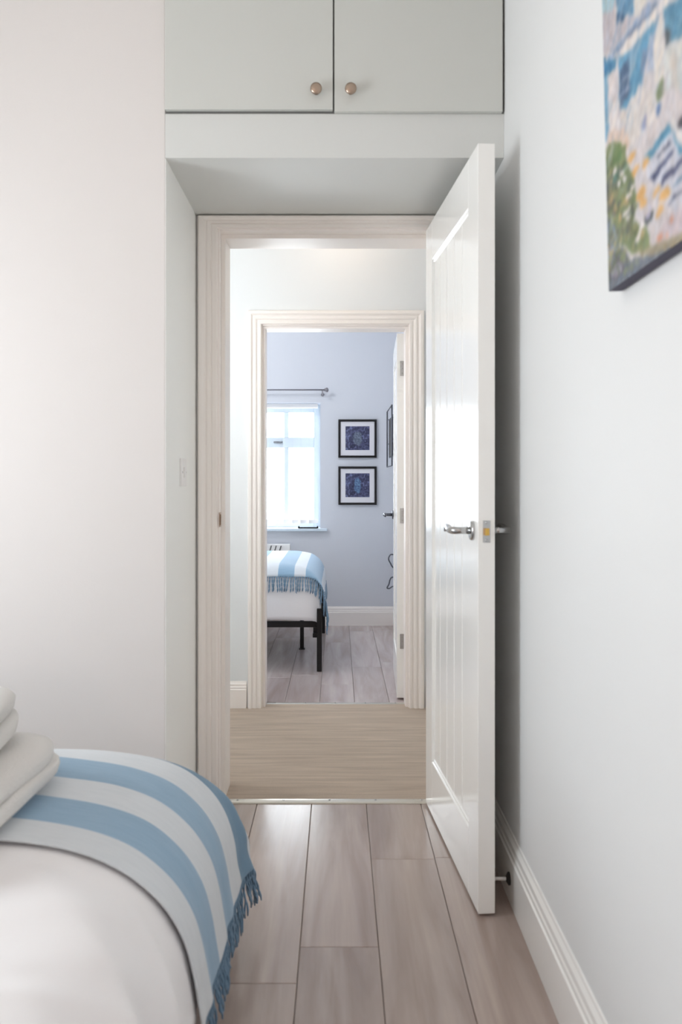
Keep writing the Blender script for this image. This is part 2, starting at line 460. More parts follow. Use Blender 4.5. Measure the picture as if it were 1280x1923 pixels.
# ------------------------------------------------------------------ near door
def lever(mb_parent, name, org, out, along, mat_='chrome', length=.118):
    """rose on the face + curved lever; out = away from face, along = lever direction"""
    o = Vector(org); u = Vector(out); a = Vector(along); z = Vector((0, 0, 1))
    h = MB()
    pts = [o+u*.004, o+u*.035, o+u*.047+a*.004, o+u*.053+a*.016, o+u*.054+a*.040+z*.001, o+u*.053+a*.066+z*.006, o+u*.051+a*.088+z*.007, o+u*.050+a*.106+z*.001, o+u*.050+a*length-z*.006]
    h.tube(pts, [.0095, .009, .0095, .0098, .0098, .0085, .0072, .0062, .0045], n=12)
    hd_ = h.build(name, mat_, mb_parent)
    MB().lathe([(0, .026), (.004, .026), (.007, .0245), (.009, .020), (.0095, .012)], o, u, 28).build('rose', mat_, hd_)
    return hd_

def ribbed_door(name, loc, rz, W, T, Hd, board_n, m='gloss'):
    """local frame: hinge knuckle at origin; leaf runs along -Y, thickness towards -X"""
    root = empty(name, loc, rz)
    struct(root)
    zb = .008
    st, tr, br = .112, .128, .185
    rec = .007
    # frame: stiles and rails, mitred moulding around the panel as sloped faces
    def piece(nm, y0, y1, z0, z1):
        return MB().box(-T, 0, y0, y1, z0, z1, bev=.0018).build(nm, m, root)
    piece('stile', -st, 0, zb, Hd); piece('stile', -W, -W+st, zb, Hd)
    piece('rail', -W+st, -st, zb, br); piece('rail', -W+st, -st, Hd-tr, Hd)
    mol = MB()
    for xs, sg in ((-T, 1), (0, -1)):
        a0, a1, b0, b1 = -W+st, -st, br, Hd-tr
        e = .014
        o4 = [(a0, b0), (a1, b0), (a1, b1), (a0, b1)]
        i4 = [(a0+e, b0+e), (a1-e, b0+e), (a1-e, b1-e), (a0+e, b1-e)]
        x1_ = xs + sg*rec
        steps = [(0, .0008), (.25, .0045), (.7, .003), (1, rec)]
        prev = None
        for t, dpt in steps:
            ring = [mol.bm.verts.new((xs+sg*dpt, o4[i][0]*(1-t)+i4[i][0]*t, o4[i][1]*(1-t)+i4[i][1]*t)) for i in range(4)]
            if prev:
                for i in range(4): mol.bm.faces.new((prev[i], prev[(i+1) % 4], ring[(i+1) % 4], ring[i]))
            prev = ring
    mol.build('panel_moulding', m, root)
    # tongue-and-groove boards
    bw = (W-2*st)/board_n
    bz0, bz1 = br-.004, Hd-tr+.004
    v = .0045
    data = None
    for i in range(board_n):
        yc = -W+st+bw*(i+.5)
        if data is None:
            x_a, x_b = -T+rec, -rec
            hw = bw/2-.0006
            prof = [(x_a, -hw+v), (x_a+v*.8, -hw), (x_b-v*.8, -hw), (x_b, -hw+v), (x_b, hw-v), (x_b-v*.8, hw), (x_a+v*.8, hw), (x_a, hw-v)]
            mb = MB().prism(prof, lambda a, b, s: (a, b, s), bz0, bz1)
            o = mb.build('board', m, root); data = o.data
        else:
            o = link(bpy.data.objects.new('board', data), root)
        o.location = (0, yc, 0)
    MB().box(-T*.62, -T*.38, -W+st-.01, -st+.01, br-.01, Hd-tr+.01).build('core_sheet', m, root)
    return root

TH = math.atan2(.0556, .757)
D1 = ribbed_door('door_1', (.347, 2.935, 0), TH, .760, .044, 1.988, 5)
hz = .99
lever(D1, 'door_handle', (-.044, -.760+.058, hz), (-1, 0, 0), (0, 1, 0))
lever(D1, 'door_handle', (0, -.760+.058, hz), (1, 0, 0), (0, 1, 0))
lp = MB().box(-.0320, -.0125, -.7612, -.7585, hz-.028, hz+.029, bev=.0006).build('latch_plate', 'chrome', D1)
MB().prism([(-.0060, 0), (.0060, 0), (.0060, -.005), (-.004, -.012), (-.0060, -.012)], lambda a, b, s: (-.022+a, -.761+b, s), hz-.009, hz+.009).build('latch_bolt', 'brass', lp)
for zz in (.023, -.022):
    MB().lathe([(0, .0035), (.001, .0035), (.0015, .002)], (-.022, -.7612, hz+zz), (0, -1, 0), 10).build('screw', 'chrome', lp)
def hinge(parent, x, y, z, face=(-1, 0), knuckle=True):
    h = MB()
    for i in range(5):
        h.lathe([(0, .0058), (.0178, .0058)], (x, y, z-.05+i*.0202), (0, 0, 1), 12)
    h.lathe([(0, .003), (.003, .0062), (.006, .003)], (x, y, z+.0512), (0, 0, 1), 12)
    return h.build('hinge', 'chrome', parent)
for z in (.25, 1.0, 1.76): hinge(D1, .004, .004, z)

# keep plate on the left jamb
kp = MB()
kp.box(-.4128, -.4108, Y2-.004, Y2+.030, .962, 1.012, bev=.0005)
kp.prism([(0, 0), (.004, -.001), (.011, -.007), (.010, -.009), (.002, -.004)], lambda a, b, s: (-.4120+a*.6, Y2+b*1.2, s), .968, 1.006)
kpo = kp.build('strike_plate', 'nickel'); tag(kpo, 'small bronze strike plate on the left jamb of the nearer doorway', 'strike plate')

# light switch on the recess side
sw = MB().box(-.4938, -.4855, 2.628, 2.714, 1.105, 1.192, bev=.0025, seg=3).build('light_switch', 'plastic')
MB().box(-.4862, -.4815, 2.658, 2.684, 1.132, 1.165, bev=.002).build('rocker', 'plastic', sw)
for yy in (2.641, 2.701):
    MB().lathe([(0, .003), (.0008, .003), (.001, .001)], (-.4856, yy, 1.1485), (1, 0, 0), 10).build('screw', 'chrome', sw)
tag(sw, 'white light switch on the side wall of the doorway recess', 'light switch')

# door stop on the right baseboard
ds = MB().tube([(.4545, 2.25, .064), (.430, 2.25, .064), (.414, 2.25, .064)], [.0045, .0045, .0045], n=12)
ds = ds.build('door_stop', 'plastic')
MB().lathe([(0, .017), (.004, .017), (.007, .012), (.010, .006)], (.455, 2.25, .064), (-1, 0, 0), 18).build('base_plate', 'rubber', ds)
MB().lathe([(0, .007), (.008, .008), (.010, .006)], (.414, 2.25, .064), (-1, 0, 0), 14).build('rubber_tip', 'plastic', ds)
tag(ds, 'white door stop peg screwed to the baseboard behind the open door', 'door stop')

# ------------------------------------------------------------------ overhead cupboard
cb = empty('overhead_cupboard', (0, Y1, 2.169))
tag(cb, 'grey overhead cupboard with two plain doors above the doorway recess', 'cupboard')
MB().box(-.4935, .471, 0.0, .50, .0, .445).build('carcass', 'dustgrey', cb)
for x0, x1, kx, dz, ang in ((-.4915, -.0155, -.0625, 0.0, -.25), (-.0112, .4655, .0350, -.006, -.2)):
    d = MB().box(x0, x1, -.019, -.001, .005+dz, .438+dz, bev=.002).build('door', 'cupboard', cb)
    MB().lathe([(0, .009), (.003, .009), (.005, .006), (.012, .0065), (.016, .013), (.020, .0165), (.024, .0160), (.0265, .011), (.0272, .004)], (kx, -.019, .054), (0, -1, 0), 28).build('knob', 'nickel', d)

# ------------------------------------------------------------------ painting
ART_POLY=[
 ((165, 195, 205),[(-11, 527), (63, 483), (61, 447), (54, 437), (-15, 467)]),
 ((190, 182, 188),[(-15, 467), (54, 437), (67, 407), (142, 379), (142, 375), (43, 378), (-20, 407)]),
 ((90, 140, 175),[(63, 483), (143, 435), (142, 380), (68, 423)]),
 ((45, 90, 130),[(65, 425), (110, 399), (99, 395), (67, 406)]),
 ((225, 220, 212),[(146, 433), (209, 396), (207, 364), (149, 374), (142, 379)]),
 ((145, 165, 195),[(207, 364), (235, 350), (38, 366), (19, 377)]),
 ((232, 222, 215),[(339, 318), (253, 327), (102, 342), (68, 360), (237, 340), (291, 346)]),
 ((100, 120, 150),[(235, 348), (239, 340), (66, 364), (55, 370)]),
 ((90, 150, 185),[(126, 335), (234, 327), (233, 314), (188, 303), (173, 260), (155, 268), (120, 249), (73, 270), (73, 331), (67, 353)]),
 ((45, 120, 165),[(-20, 404), (19, 374), (60, 358), (59, 344), (25, 348), (-19, 360)]),
 ((110, 160, 190),[(-19, 360), (21, 349), (18, 250), (-11, 243), (-31, 251)]),
 ((225, 215, 215),[(25, 347), (55, 342), (58, 326), (26, 304)]),
 ((228, 220, 218),[(25, 300), (70, 286), (71, 247), (22, 249)]),
 ((60, 90, 125),[(77, 329), (122, 326), (120, 275), (76, 271)]),
 ((150, 165, 195),[(75, 309), (122, 303), (122, 299), (75, 306)]),
 ((150, 165, 195),[(76, 291), (121, 285), (121, 281), (76, 287)]),
 ((110, 135, 165),[(170, 313), (200, 300), (184, 288), (170, 261)]),
 ((165, 180, 205),[(204, 320), (233, 309), (215, 262), (189, 274)]),
 ((230, 222, 215),[(218, 297), (237, 326), (253, 319), (251, 239), (220, 238), (215, 262)]),
 ((85, 140, 170),[(256, 327), (361, 296), (358, 249), (299, 263), (258, 270)]),
 ((70, 85, 95),[(255, 305), (270, 294), (277, 269), (258, 270)]),
 ((210, 212, 210),[(255, 269), (311, 255), (379, 238), (375, 159), (257, 214)]),
 ((200, 192, 185),[(276, 253), (296, 248), (293, 198), (273, 208)]),
 ((115, 130, 95),[(231, 235), (251, 239), (249, 216), (230, 212), (222, 228)]),
 ((95, 125, 170),[(224, 211), (238, 206), (234, 192), (220, 196)]),
 ((220, 212, 208),[(65, 262), (161, 264), (225, 225), (218, 213), (223, 194), (248, 193), (120, 194), (110, 198), (99, 235)]),
 ((140, 145, 180),[(164, 212), (182, 211), (182, 196), (160, 200)]),
 ((60, 60, 75),[(293, 157), (375, 156), (374, 133), (305, 143)]),
 ((70, 140, 175),[(241, 164), (263, 166), (370, 54), (197, 150), (179, 156)]),
 ((225, 222, 218),[(263, 177), (276, 170), (371, 73), (370, 62), (304, 130)]),
 ((205, 205, 215),[(177, 130), (193, 152), (276, 152), (303, 109), (366, 106), (363, 43), (270, 48), (223, 98)]),
 ((90, 150, 180),[(186, 155), (267, 159), (276, 154), (193, 148)]),
 ((75, 80, 105),[(199, 137), (206, 138), (266, 143), (272, 138)]),
 ((60, 70, 110),[(194, 119), (205, 122), (277, 127), (283, 121), (204, 111)]),
 ((70, 75, 110),[(233, 99), (242, 104), (340, 103), (345, 96), (239, 93)]),
 ((100, 130, 160),[(272, 81), (365, 82), (365, 78), (274, 76)]),
 ((80, 85, 110),[(256, 64), (364, 66), (364, 62), (262, 60)]),
 ((220, 195, 180),[(14, 256), (45, 252), (97, 227), (123, 199), (95, 198), (8, 232)]),
 ((115, 130, 85),[(-20, 239), (43, 231), (96, 203), (98, 172), (127, 148), (136, 108), (123, 79), (186, 47), (191, 14), (120, 30), (57, 64), (30, 107), (-18, 137), (-24, 191)]),
 ((85, 85, 90),[(-23, 194), (39, 163), (44, 110), (-27, 140)]),
 ((200, 185, 190),[(239, 43), (299, 42), (387, 40), (386, 7), (298, 10), (202, 19)]),
 ((155, 142, 115),[(185, 23), (298, 10), (386, 7), (385, -5), (297, -5), (217, 1), (120, 29)]),
 ((97, 105, 120),[(-27, 139), (34, 102), (57, 61), (112, 24), (217, 4), (297, -3), (385, -2), (385, -18), (216, -13), (68, -23), (-37, 0)]),
 ((130, 145, 170),[(-28, 133), (34, 99), (53, 58), (-10, 53), (-33, 59)]),
]
ART_BLOB=[
 ((90, 120, 65),[(59, 211, 24, 8), (58, 200, 25, 8), (86, 119, 31, 11)]),
 ((125, 125, 75),[(106, 66, 31, 11), (96, 83, 23, 8)]),
 ((70, 78, 80),[(116, 96, 23, 8), (184, 66, 20, 8)]),
 ((70, 120, 110),[(52, 170, 25, 8), (90, 171, 19, 7)]),
 ((222, 172, 105),[(118, 177, 20, 7), (178, 146, 17, 6), (135, 152, 17, 6), (155, 109, 22, 9), (165, 94, 19, 7), (219, 92, 13, 5), (244, 78, 21, 8), (227, 60, 14, 6)]),
 ((235, 225, 225),[(42, 181, 10, 3), (77, 170, 11, 4), (89, 157, 7, 2), (64, 157, 10, 3), (106, 125, 11, 3), (97, 103, 9, 3), (85, 102, 7, 2), (100, 91, 8, 3), (159, 60, 10, 4), (147, 53, 9, 3), (136, 46, 9, 3), (122, 132, 8, 3)]),
 ((215, 150, 120),[(225, 25, 11, 5), (250, 23, 7, 2), (266, 36, 7, 2)]),
 ((170, 165, 200),[(181, 70, 8, 3), (192, 79, 6, 3)]),
 ((82, 78, 92),[(42, 27, 41, 14)]),
 ((130, 125, 140),[(44, 24, 29, 9)]),
 ((165, 160, 172),[(55, 22, 10, 3)]),
]
def make_painting():
    W, HH, T = .62, .78, .022
    nx, nz = 200, 250
    u = np.linspace(0, W, nx); v = np.linspace(0, HH, nz)
    U, V = np.meshgrid(u*1000, v*1000)
    rng = np.random.RandomState(5)
    def smooth_noise(n, sc):
        g = rng.rand(n, n)
        x = np.linspace(0, n-1.001, nx); y = np.linspace(0, n-1.001, nz)
        xi = x.astype(int); yi = y.astype(int); fx = (x-xi)[None, :]; fy = (y-yi)[:, None]
        xi2 = np.minimum(xi+1, n-1); yi2 = np.minimum(yi+1, n-1)
        a = g[np.ix_(yi, xi)]; b = g[np.ix_(yi, xi2)]; c = g[np.ix_(yi2, xi)]; d = g[np.ix_(yi2, xi2)]
        return ((a*(1-fx)+b*fx)*(1-fy)+(c*(1-fx)+d*fx)*fy - .5)*sc
    du = smooth_noise(70, 9) + smooth_noise(30, 6); dv = smooth_noise(70, 7) + smooth_noise(30, 4)
    P, Q = U+du, V+dv
    img = np.empty((nz, nx, 3)); img[:] = (208, 200, 202)
    # upper part out of sight: pale sky
    for col, pts in ART_POLY:
        inside = np.zeros(P.shape, bool); n = len(pts); j = n-1
        for i in range(n):
            xi, yi = pts[i]; xj, yj = pts[j]
            if yi != yj:
                c = ((yi > Q) != (yj > Q)) & (P < (xj-xi)*(Q-yi)/(yj-yi)+xi)
                inside ^= c
            j = i
        img[inside] = col
    for col, bl in ART_BLOB:
        for bu, bv, ru, rv in bl:
            ins = ((P-bu)/max(ru, 4))**2 + ((Q-bv)/max(rv, 4))**2 < 1
            img[ins] = col
    n1 = smooth_noise(120, 38) + smooth_noise(60, 22)
    n2 = smooth_noise(90, 20)
    img += n1[..., None]; img[..., 0] += n2*.6; img[..., 2] -= n2*.6
    dr = random.Random(3)
    cols_ = [(70, 84, 56), (92, 108, 66), (128, 140, 92), (150, 145, 100), (96, 92, 84), (112, 124, 104), (206, 168, 110), (84, 96, 92), (150, 160, 130)]
    for _ in range(330):
        bu, bv = dr.uniform(0, 170), dr.gauss(110, 62)
        if not (10 < bv < 225) or bu > 75+.5*(225-bv): continue
        ru, rv = dr.uniform(4, 12), dr.uniform(3, 7)
        ins = ((P-bu)/ru)**2 + ((Q-bv)/rv)**2 < 1
        keep = img[..., 0] < 190
        img[ins & keep] = img[ins & keep]*.35 + np.array(dr.choice(cols_))*.65
    for _ in range(260):
        bu, bv = dr.uniform(0, 420), dr.uniform(200, 560)
        a_ = dr.uniform(.5, 1.1); ru, rv = dr.uniform(10, 34), dr.uniform(1.5, 4)
        X_ = (P-bu)*math.cos(a_)+(Q-bv)*math.sin(a_); Z_ = -(P-bu)*math.sin(a_)+(Q-bv)*math.cos(a_)
        ins = (X_/ru)**2+(Z_/rv)**2 < 1
        img[ins] = img[ins]*.6 + np.array(dr.choice([(150, 175, 200), (205, 200, 198), (224, 214, 206), (110, 150, 185), (180, 172, 185)]))*.4
    for _ in range(2):
        img[1:-1, 1:-1] = (img[1:-1, 1:-1]*2+img[:-2, 1:-1]+img[2:, 1:-1]+img[1:-1, :-2]+img[1:-1, 2:])/6
    img = np.clip(img*.93+4, 20, 235)/255
    lin = np.where(img <= .04045, img/12.92, ((img+.055)/1.055)**2.4)
    root = empty('canvas_painting', (XW-.0245, 1.402, 1.433))
    root.rotation_euler = (0, R(-1.3), 0)
    tag(root, 'unframed canvas painting of a blue and white house with flowers on the right wall', 'painting')
    me = bpy.data.meshes.new('painted_face')
    verts = [(0.0, -uu, vv) for vv in v for uu in u]
    faces = [(r*nx+c, (r+1)*nx+c, (r+1)*nx+c+1, r*nx+c+1) for r in range(nz-1) for c in range(nx-1)]
    me.from_pydata(verts, [], faces)
    ca = me.color_attributes.new('paint', 'FLOAT_COLOR', 'POINT')
    ca.data.foreach_set('color', np.concatenate([lin.reshape(-1, 3), np.ones((nx*nz, 1))], 1).astype(np.float32).ravel())
    m = mat('oil_paint_print', (1, 1, 1, 1), .45, bump=.15, bscale=150)
    at = m.node_tree.nodes.new('ShaderNodeAttribute'); at.attribute_name = 'paint'
    m.node_tree.links.new(at.outputs['Color'], m.node_tree.nodes['Principled BSDF'].inputs['Base Color'])
    me.materials.append(m)
    link(bpy.data.objects.new('painted_face', me), root)
    MB().box(.0006, T, -W, 0, 0, HH, bev=.001).build('stretched_edge', 'canvas_side', root)
make_painting()

# ------------------------------------------------------------------ beds
def interp(tab, s):
    """tab: [(s, pos, drop)] -> smooth (pos, drop)"""
    if s <= tab[0][0]: return tab[0][1] + (s-tab[0][0]), tab[0][2]
    for i in range(len(tab)-1):
        if s <= tab[i+1][0]:
            p0 = tab[max(i-1, 0)]; p1 = tab[i]; p2 = tab[i+1]; p3 = tab[min(i+2, len(tab)-1)]
            t = (s-p1[0])/(p2[0]-p1[0]); out = []
            for k in (1, 2):
                m1 = (p2[k]-p0[k])/(p2[0]-p0[0])*(p2[0]-p1[0]); m2 = (p3[k]-p1[k])/(p3[0]-p1[0])*(p2[0]-p1[0])
                out.append((2*t**3-3*t*t+1)*p1[k] + (t**3-2*t*t+t)*m1 + (-2*t**3+3*t*t)*p2[k] + (t**3-t*t)*m2)
            return out[0], out[1]
    return tab[-1][1], tab[-1][2] + (s-tab[-1][0])
def arc(points):
    """[(pos, drop)] -> [(arclength, pos, drop)]"""
    out = [(0.0,)+tuple(points[0])]
    for a, b in zip(points, points[1:]):
        out.append((out[-1][0]+math.hypot(b[0]-a[0], b[1]-a[1]), b[0], b[1]))
    return out
from mathutils import noise as mnoise
class Drape:
    def __init__(s, xt, yt, ztop):
        s.xt, s.yt, s.z = arc(xt), arc(yt), ztop
    def at(s, p, q, lift=0.0, amp=.004, seed=0.0, flare=0.0, amph=.0, sc=9.0):
        x, dx = interp(s.xt, p); y, dy = interp(s.yt, q)
        drop = (max(dx, 0)**2.2 + max(dy, 0)**2.2)**(1/2.2)
        # outward direction
        hx = min(1, dx/.10); hy = min(1, dy/.10)
        hang = min(1.0, drop/.30)
        n = mnoise.noise(Vector((p*sc+seed, q*sc*.55, seed*1.7)))
        n2 = mnoise.noise(Vector((q*16+seed, p*1.4, 3.1)))*max(0, hx) + mnoise.noise(Vector((p*16+seed, q*1.4, 7.1)))*max(0, hy)
        o = lift + amph*n2*hang
        return Vector((x + s.sx()*o*hx + flare*hang*hx*hy, y + s.sy()*o*hy + s.sy()*flare*hang*hx*hy, s.z - drop + lift*(1-.75*max(hx, hy)) + amp*n*(1-.6*hang)))
    def sx(s): return 1 if s.xt[-1][1] > s.xt[0][1] else -1
    def sy(s): return 1 if s.yt[-1][1] > s.yt[0][1] else -1

def lin(a, b, step):
    n = max(1, round((b-a)/step)); return [a+(b-a)*i/n for i in range(n+1)]

def tassels(parent, pts, length, m='tassel', seed=0, tilt=0.0):
    """hanging fringe: each tassel a small twisted bunch"""
    rnd = random.Random(seed); protos = []
    for k in range(4):
        mb = MB()
        for sgn in (-1, 1):
            ph = rnd.random()*6; L = length*rnd.uniform(.85, 1.12); bend = rnd.uniform(-.004, .012)
            mb.tube([(math.sin(ph+i*1.3)*.002+bend*(i/7)**2, sgn*.0028*math.cos(i*1.5+k), -L*i/7) for i in range(8)],
                    [.0022, .0024, .0024, .0024, .0023, .0024, .0027, .0016], n=5)
        protos.append(mb)
    meshes = []
    for i, (p, rz) in enumerate(pts):
        k = rnd.randrange(4)
        if len(meshes) <= k or True:
            pass
        if protos[k] is not None:
            o = protos[k].build('tassel', m, parent); protos[k] = (None); meshes.append((k, o.data))
        else:
            d = [q for kk, q in meshes if kk == k][0]
            o = link(bpy.data.objects.new('tassel', d), parent)
        o.location = p; o.rotation_euler = (rnd.uniform(-.12, .12), tilt+rnd.uniform(-.1, .1), rz)
    return

# --- near bed
NB = Drape([(-1.70, 0), (-1.1, 0), (-.75, .002), (-.57, .012), (-.46, .030), (-.378, .060), (-.318, .110), (-.280, .17), (-.262, .23), (-.250, .30), (-.238, .37), (-.228, .43)],
           [(-.2, 0), (1.0, 0), (1.78, .0), (1.88, .003), (1.96, .015), (2.03, .055), (2.07, .12), (2.09, .20), (2.10, .30), (2.105, .40)], .502)
bed = empty('bed', (-.95, 1.0, 0))
tag(bed, 'low divan bed under a white duvet in the near bedroom', 'bed')
MB().box(-.70, .60, -1.05, .96, .05, .24, bev=.02).build('divan_base', 'sheet', bed)
MB().box(-.70, .54, -1.05, .92, .242, .400, bev=.05, seg=4).build('mattress', 'sheet', bed)
for sx_ in (-.6, .5):
    for sy_ in (-.95, .85):
        MB().lathe([(0, .018), (.02, .02), (.05, .022)], (sx_, sy_, 0), (0, 0, 1), 14).build('leg', 'black', bed)

def fold(p, q):
    # soft creases running diagonally over the loose duvet
    a = mnoise.noise(Vector(((p*.8+q*.6)*5.5, (q*.8-p*.6)*1.6, .4)))
    b = mnoise.noise(Vector(((p*.5-q*.85)*10, (q*.5+p*.85)*2.4, 4.4)))
    edge = min(1.0, max(0.0, (1.60-q)/.12))      # flat where the throw and the towels press on it
    if p < 1.35: edge = min(edge, max(0.0, (1.44-q)/.15, (p-1.18)/.17))
    return edge*(.038*(1-abs(a)*2.4) + .010*(1-abs(b)*2))*1.0 - .014*edge
P0 = NB.xt[-1][0]; Q0 = NB.yt[-1][0]
rows = [[NB.at(p, q, fold(p, q), .006, 2.0, .0, .006, 7.0) for q in lin(.2, Q0-.05, .012)] for p in lin(.05, P0-.12, .012)]
dv = MB().grid(rows)
duv = dv.build('duvet', 'duvet')
so = duv.modifiers.new('thickness', 'SOLIDIFY'); so.thickness = .012; so.offset = -1
tag(duv, 'white duvet filling the lower left corner, draped over the near bed', 'duvet')

# q (arc along the bed) at a given Y on top
qY = lambda y: y + .2
def throw(name, D, pa, pb, bounds, cols, label, seed, flare, fr_len, lift=.010, amp=.003, amph=.01, step=.012, fringe_end='p', tspace=.013, wavy=.006):
    qs = []
    for a, b in zip(bounds, bounds[1:]): qs += lin(a, b, step)[:-1]
    qs.append(bounds[-1])
    ps = lin(pa, pb, .014)
    def idx(q):
        for i, (a, b) in enumerate(zip(bounds, bounds[1:])):
            if q < b: return cols[i]
        return cols[-1]
    mi = [idx((a+b)/2) for a, b in zip(qs, qs[1:])]
    def pt(p, q):
        e = wavy*mnoise.noise(Vector((p*5+seed, 1.3, 0)))
        return D.at(p, q+e, lift, amp, seed, flare, amph, 8.0)
    mb = MB().grid([[pt(p, q) for q in qs] for p in ps], mi=lambda i, j: mi[j])
    o = mb.build(name, ['throw_pale', 'throw_blue', 'throw_dark'])
    s = o.modifiers.new('thickness', 'SOLIDIFY'); s.thickness = .004; s.offset = 1
    sub = o.modifiers.new('smooth', 'SUBSURF'); sub.levels = 1; sub.render_levels = 1
    pts = []
    q = bounds[0]+.006
    while q < bounds[-1]:
        v = pt(pb, q); pts.append(((v.x, v.y, v.z+.003), 0)); q += tspace
    tassels(o, pts, fr_len, seed=int(seed*10))
    tag(o, label, 'throw blanket')
    return o
p_low = [s_ for s_, x_, d_ in NB.xt if d_ >= .29][0] + .035
throw('throw_blanket', NB, .62, p_low, [qY(1.455), qY(1.545), qY(1.66), qY(1.765), qY(1.88), qY(1.975)+.02, qY(1.975)+.13, qY(1.975)+.20],
      [0, 1, 0, 1, 0, 2, 0], 'blue and pale grey striped throw with tassels across the foot of the near bed', 4.0, .02, .085, tspace=.016)

# --- folded towels on the throw
def towel(loc, rz, L, W_, T_, label, seed, layers=3):
    """a folded stack of terry layers; each layer a puffy slab with rounded fold"""
    root = empty('folded_towel', loc, rz)
    for k in range(layers):
        nu, nv = 34, 12
        mb = MB(); rows = []
        z0 = T_*k/layers; th = T_/layers*1.06
        a = L/2*(1-.02*k); b = W_/2*(1-.03*k)
        # superellipse outline swept around, cross-section half-round
        prof = [(0.0, -1.0), (.55, -1.0), (.85, -.97), (.97, -.72), (1.0, -.3), (1.0, .3), (.97, .72), (.85, .97), (.5, 1.0), (.3, 1.0), (.12, 1.0), (0.0, 1.0)]
        N = 72
        for (r, h) in prof:
            row = []
            for i in range(N+1):
                t = 2*math.pi*i/N
                ct, st_ = math.cos(t), math.sin(t)
                e = 2/5.2
                x = a*math.copysign(abs(ct)**e, ct); y = b*math.copysign(abs(st_)**e, st_)
                rr = r if r < .6 else 1-(1-r)*.45*T_/max(a, b)*6
                nn = mnoise.noise(Vector((x*rr*6+seed, y*rr*6, k*3.3+h*.6)))*.011 + mnoise.noise(Vector((x*rr*19+seed, y*rr*19, k*5.3+h)))*.004*min(1, r*1.5)
                sag = -.10*((x*rr/a)**2 if a else 0)*T_*(.4+.2*k)
                row.append((x*rr+nn*min(1, r*2), y*rr+nn*min(1, r*2), z0+th*(h+1)/2+nn*(.9 if h > 0 else .2)+max(sag, -z0*.6)))
            rows.append(row)
        mb.grid(rows)
        bmesh.ops.remove_doubles(mb.bm, verts=mb.bm.verts[:], dist=.0006)
        mb.build('folded_layer', 'towel', root)
    tag(root, label, 'towel', 'folded towels on the near bed')
    return root
zt = .518
towel((-.800, 1.545, zt), R(-4), .45, .52, .074, 'large folded white bath towel at the bottom of the stack on the striped throw', 1.0, 2)
towel((-.818, 1.57, zt+.082), R(4), .36, .41, .098, 'fluffy white towel on top of the stack on the striped throw', 5.0, 2)

# ------------------------------------------------------------------ far door (edge on)
D2 = empty('door_2', (.340, Y5+.004, 0), 0)
D2.rotation_euler = (0, 0, R(180-2.2))
struct(D2)
# local: leaf along -Y (world +Y), thickness towards -X becomes +X in world, so build to +X side
W2, T2, H2 = .700, .040, 1.880
for y0, y1, z0, z1, nm in ((-.10, 0, .01, H2, 'stile'), (-W2, -W2+.10, .01, H2, 'stile'), (-W2+.10, -.10, .01, .20, 'rail'), (-W2+.10, -.10, H2-.12, H2, 'rail')):
    MB().box(0, T2, y0, y1, z0, z1, bev=.0018).build(nm, 'gloss', D2)
bwd = (W2-.2)/5; dat = None
for i in range(5):
    hw = bwd/2-.0006; v = .0045; xa, xb = .007, T2-.007
    if dat is None:
        o = MB().prism([(xa, -hw+v), (xa+v*.8, -hw), (xb-v*.8, -hw), (xb, -hw+v), (xb, hw-v), (xb-v*.8, hw), (xa+v*.8, hw), (xa, hw-v)], lambda a, b, s: (a, b, s), .196, H2-.116).build('board', 'gloss', D2)
        dat = o.data
    else:
        o = link(bpy.data.objects.new('board', dat), D2)
    o.location = (0, -W2+.1+bwd*(i+.5), 0)
lever(D2, 'door_handle', (T2, -W2+.06, .925), (1, 0, 0), (0, 1, 0), 'dark_grey')
lever(D2, 'door_handle', (0, -W2+.06, .925), (-1, 0, 0), (0, 1, 0), 'dark_grey', length=.10)
for z in (.30, .945, 1.70):
    hp = MB().box(.003, .024, -.0005, .0022, z-.038, z+.038, bev=.0004)
    ho = hp.build('hinge_plate', 'chrome', D2)
    for dz in (-.024, 0, .024):
        MB().lathe([(0, .003), (.001, .003), (.0014, .001)], (.013, .0022, z+dz), (0, 1, 0), 8).build('screw', 'chrome', ho)
for z in (.30, .945, 1.70): hinge(D2, -.003, .003, z)

# ------------------------------------------------------------------ far window
fw = empty('window_1', ((WX0+WX1)/2, Y6+.16, WZ0)); struct(fw)
hwx = (WX1-WX0)/2; hh = WZ1-WZ0
def wbox(nm, x0, x1, z0, z1, y0=0, y1=.06, m='upvc', bev=.004):
    return MB().box(x0, x1, y0, y1, z0, z1, bev=bev).build(nm, m, fw)
wbox('frame_side', -hwx, -hwx+.055, 0, hh); wbox('frame_side', hwx-.055, hwx, 0, hh)
wbox('frame_rail', -hwx+.055, hwx-.055, 0, .055); wbox('frame_rail', -hwx+.055, hwx-.055, hh-.065, hh)
mx = (-.415) - (WX0+WX1)/2
mx2 = -mx
tz = 1.432 - WZ0
wbox('transom', -hwx+.055, hwx-.055, tz-.042, tz+.042)
for xx in (mx, mx2):
    wbox('mullion', xx-.018, xx+.018, .055, tz-.042); wbox('mullion', xx-.018, xx+.018, tz+.042, hh-.065)
xs_ = [-hwx+.055, mx2-.018, mx2+.018, mx-.018, mx+.018, hwx-.055]
xs_ = sorted(xs_)
for a, b in ((xs_[0], xs_[1]), (xs_[2], xs_[3]), (xs_[4], xs_[5])):
    for z0, z1 in ((.055, tz-.042), (tz+.042, hh-.065)):
        g_ = MB().box(a, b, .026, .030, z0, z1).build('pane', 'glass', fw)
hn = MB().box(mx-.10, mx-.03, -.018, -.002, tz-.004, tz+.010, bev=.003).build('window_handle', 'dark_grey', fw)
sill = MB().box(WX0-.06, WX1+.055, Y6-.045, Y6+.16, WZ0-.022, WZ0-.0005, bev=.006, seg=3).build('trim_7', 'upvc'); struct(sill)

